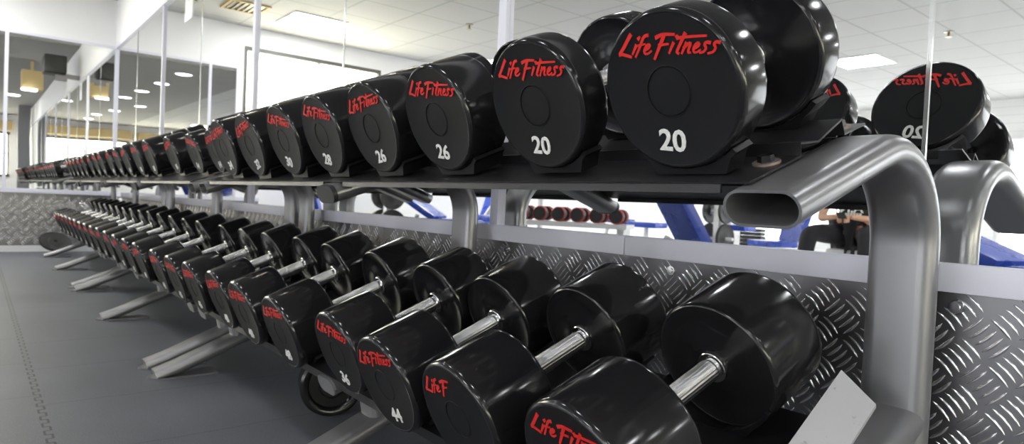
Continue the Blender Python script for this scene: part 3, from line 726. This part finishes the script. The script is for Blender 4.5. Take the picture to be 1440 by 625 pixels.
# ------------------------------------------------------------------ seated person (only a reflection in the photo)
def skin_body(name, pts, edges, root, m, parent=None, sub=2):
    me = bpy.data.meshes.new(name); me.from_pydata([p[:3] for p in pts], edges, []); me.materials.append(m)
    o = bpy.data.objects.new(name, me); COL.objects.link(o)
    if parent: o.parent = parent
    md = o.modifiers.new('skin', 'SKIN'); md.use_smooth_shade = True
    for i, p_ in enumerate(pts):
        sv = me.skin_vertices[0].data[i]; r = p_[3]; sv.radius = (r, r) if not isinstance(r, tuple) else r
        sv.use_root = (i == root)
    s = o.modifiers.new('sub', 'SUBSURF'); s.levels = sub; s.render_levels = sub
    return o
px_, py_, _ = mir(1204, 320, 6.0)
per = empty('person', (px_, py_, 0), 'person in black T-shirt and trousers sitting and looking at a phone', 'person')
per.rotation_euler = (0, 0, math.atan2(px_, -py_) + math.radians(18))
# local frame: +Y faces the mirror wall
B_ = [(0, 0, .56, .13), (0, .02, .72, .13), (0, .04, .90, .145), (0, .03, 1.02, .13), (0, .04, 1.08, .055), (0, .07, 1.13, .052), (0, .10, 1.205, .088), (0, .10, 1.30, .098),
      (.18, .03, 1.0, .06), (.25, .08, .80, .047), (.23, .27, .68, .036), (.09, .40, .70, .026), (.05, .43, .705, .022),
      (-.18, .03, 1.0, .06), (-.25, .08, .80, .047), (-.23, .27, .68, .036), (-.09, .40, .70, .026), (-.05, .43, .705, .022),
      (.11, .08, .54, .09), (.20, .45, .55, .07), (.20, .48, .28, .05), (.20, .48, .10, .038), (.20, .60, .05, .035),
      (-.11, .08, .54, .09), (-.28, .42, .55, .07), (-.30, .46, .28, .05), (-.30, .46, .10, .038), (-.30, .58, .05, .035)]
E_ = [(0, 1), (1, 2), (2, 3), (3, 4), (4, 5), (5, 6), (6, 7), (3, 8), (8, 9), (9, 10), (10, 11), (11, 12), (3, 13), (13, 14), (14, 15), (15, 16), (16, 17), (0, 18), (18, 19), (19, 20), (20, 21), (21, 22), (0, 23), (23, 24), (24, 25), (25, 26), (26, 27)]
body = skin_body('body', B_, E_, 0, M['skin'], per)
tee = skin_body('t_shirt', [(0, 0, .52, .165), (0, .02, .72, .150), (0, .04, .90, .162), (0, .03, 1.02, .145), (0, .04, 1.07, .08), (.19, .03, 1.0, .078), (.235, .06, .88, .07), (-.19, .03, 1.0, .078), (-.235, .06, .88, .07)],
                [(0, 1), (1, 2), (2, 3), (3, 4), (3, 5), (5, 6), (3, 7), (7, 8)], 0, M['tee'], per)
tro = skin_body('trousers', [(0, 0, .56, .17), (.11, .08, .54, .105), (.20, .45, .55, .085), (.20, .48, .28, .065), (.20, .48, .12, .055), (-.11, .08, .54, .105), (-.28, .42, .55, .085), (-.30, .46, .28, .065), (-.30, .46, .12, .055)],
                [(0, 1), (1, 2), (2, 3), (3, 4), (0, 5), (5, 6), (6, 7), (7, 8)], 0, M['trousers'], per)
skin_body('hair', [(0, .09, 1.325, .100), (0, .065, 1.27, .098), (0, .05, 1.20, .078)], [(0, 1), (1, 2)], 0, M['hair'], per)
for s in (-1, 1):
    for k in range(5):
        a = .008+.012*k
        skin_body('finger', [(s*(.05), .43, .715-a*.9, .0095), (s*.025, .455, .715-a, .0088), (s*.006, .45, .712-a, .0075)], [(0, 1), (1, 2)], 0, M['skin'], per, 1)
bm = bmesh.new(); 
def ell(bm, c, r):
    q_ = bmesh.ops.create_uvsphere(bm, u_segments=12, v_segments=8, radius=1)
    for v in q_['verts']: v.co = Vector((c[0]+v.co.x*r[0], c[1]+v.co.y*r[1], c[2]+v.co.z*r[2]))
ell(bm, (0, .186, 1.235), (.013, .02, .02)); ell(bm, (0, .172, 1.195), (.025, .012, .008)); link('nose_and_mouth', bm, M['skin'], per, True)
bm = bmesh.new()
for s in (-1, 1): ell(bm, (s*.03, .182, 1.262), (.012, .008, .007))
link('eyes', bm, M['hair'], per, True)
bm = bmesh.new()
for s in (-1, 1): ell(bm, (s*.088, .09, 1.245), (.012, .02, .03))
link('ears', bm, M['skin'], per, True)
nm = text_mesh('A.N', .085, .02, 1.0, .002); o = inst('shirt_print', nm, per); o.rotation_euler = (0, 0, PI); o.location = (0, .200, .785)
bm = bmesh.new()
for r_, (zz, n, wd) in enumerate(((.85, 9, .024), (.725, 7, .024))):
    for k in range(n): box(bm, (-(n*wd)/2+k*wd+.002, .195 if r_ == 0 else .17, zz-.015), (-(n*wd)/2+(k+.75)*wd, .205 if r_ == 0 else .19, zz+.015))
link('shirt_stripes', bm, M['white'], per)
bm = bmesh.new(); box(bm, (-.035, -.004, -.07), (.035, .004, .07), .003); ph = link('phone', bm, M['blackbox'], None, True)
ph.parent = None; bpy.context.view_layer.update()
ph.matrix_world = per.matrix_world @ Matrix.Translation((0, .475, .70)) @ Matrix.Rotation(math.radians(-60), 4, 'X') @ Matrix.Rotation(PI/2, 4, 'Y').inverted() @ Matrix.Rotation(PI/2, 4, 'Y')
tag(ph, 'dark phone held in the seated person\'s hands', 'phone')
t = empty('stool', (px_, py_, 0), 'white round-based stool under the seated person', 'stool')
t.rotation_euler = per.rotation_euler
pad_obj('seat', (.4, .4, .08), t, (0, -.02, .37), 0, M['whitesteel'])
bm = bmesh.new(); tube(bm, (0, 0, .02), (0, 0, .34), .035); tube(bm, (0, -.02, 0), (0, -.02, .03), .2, 24); link('leg', bm, M['whitesteel'], t, True)
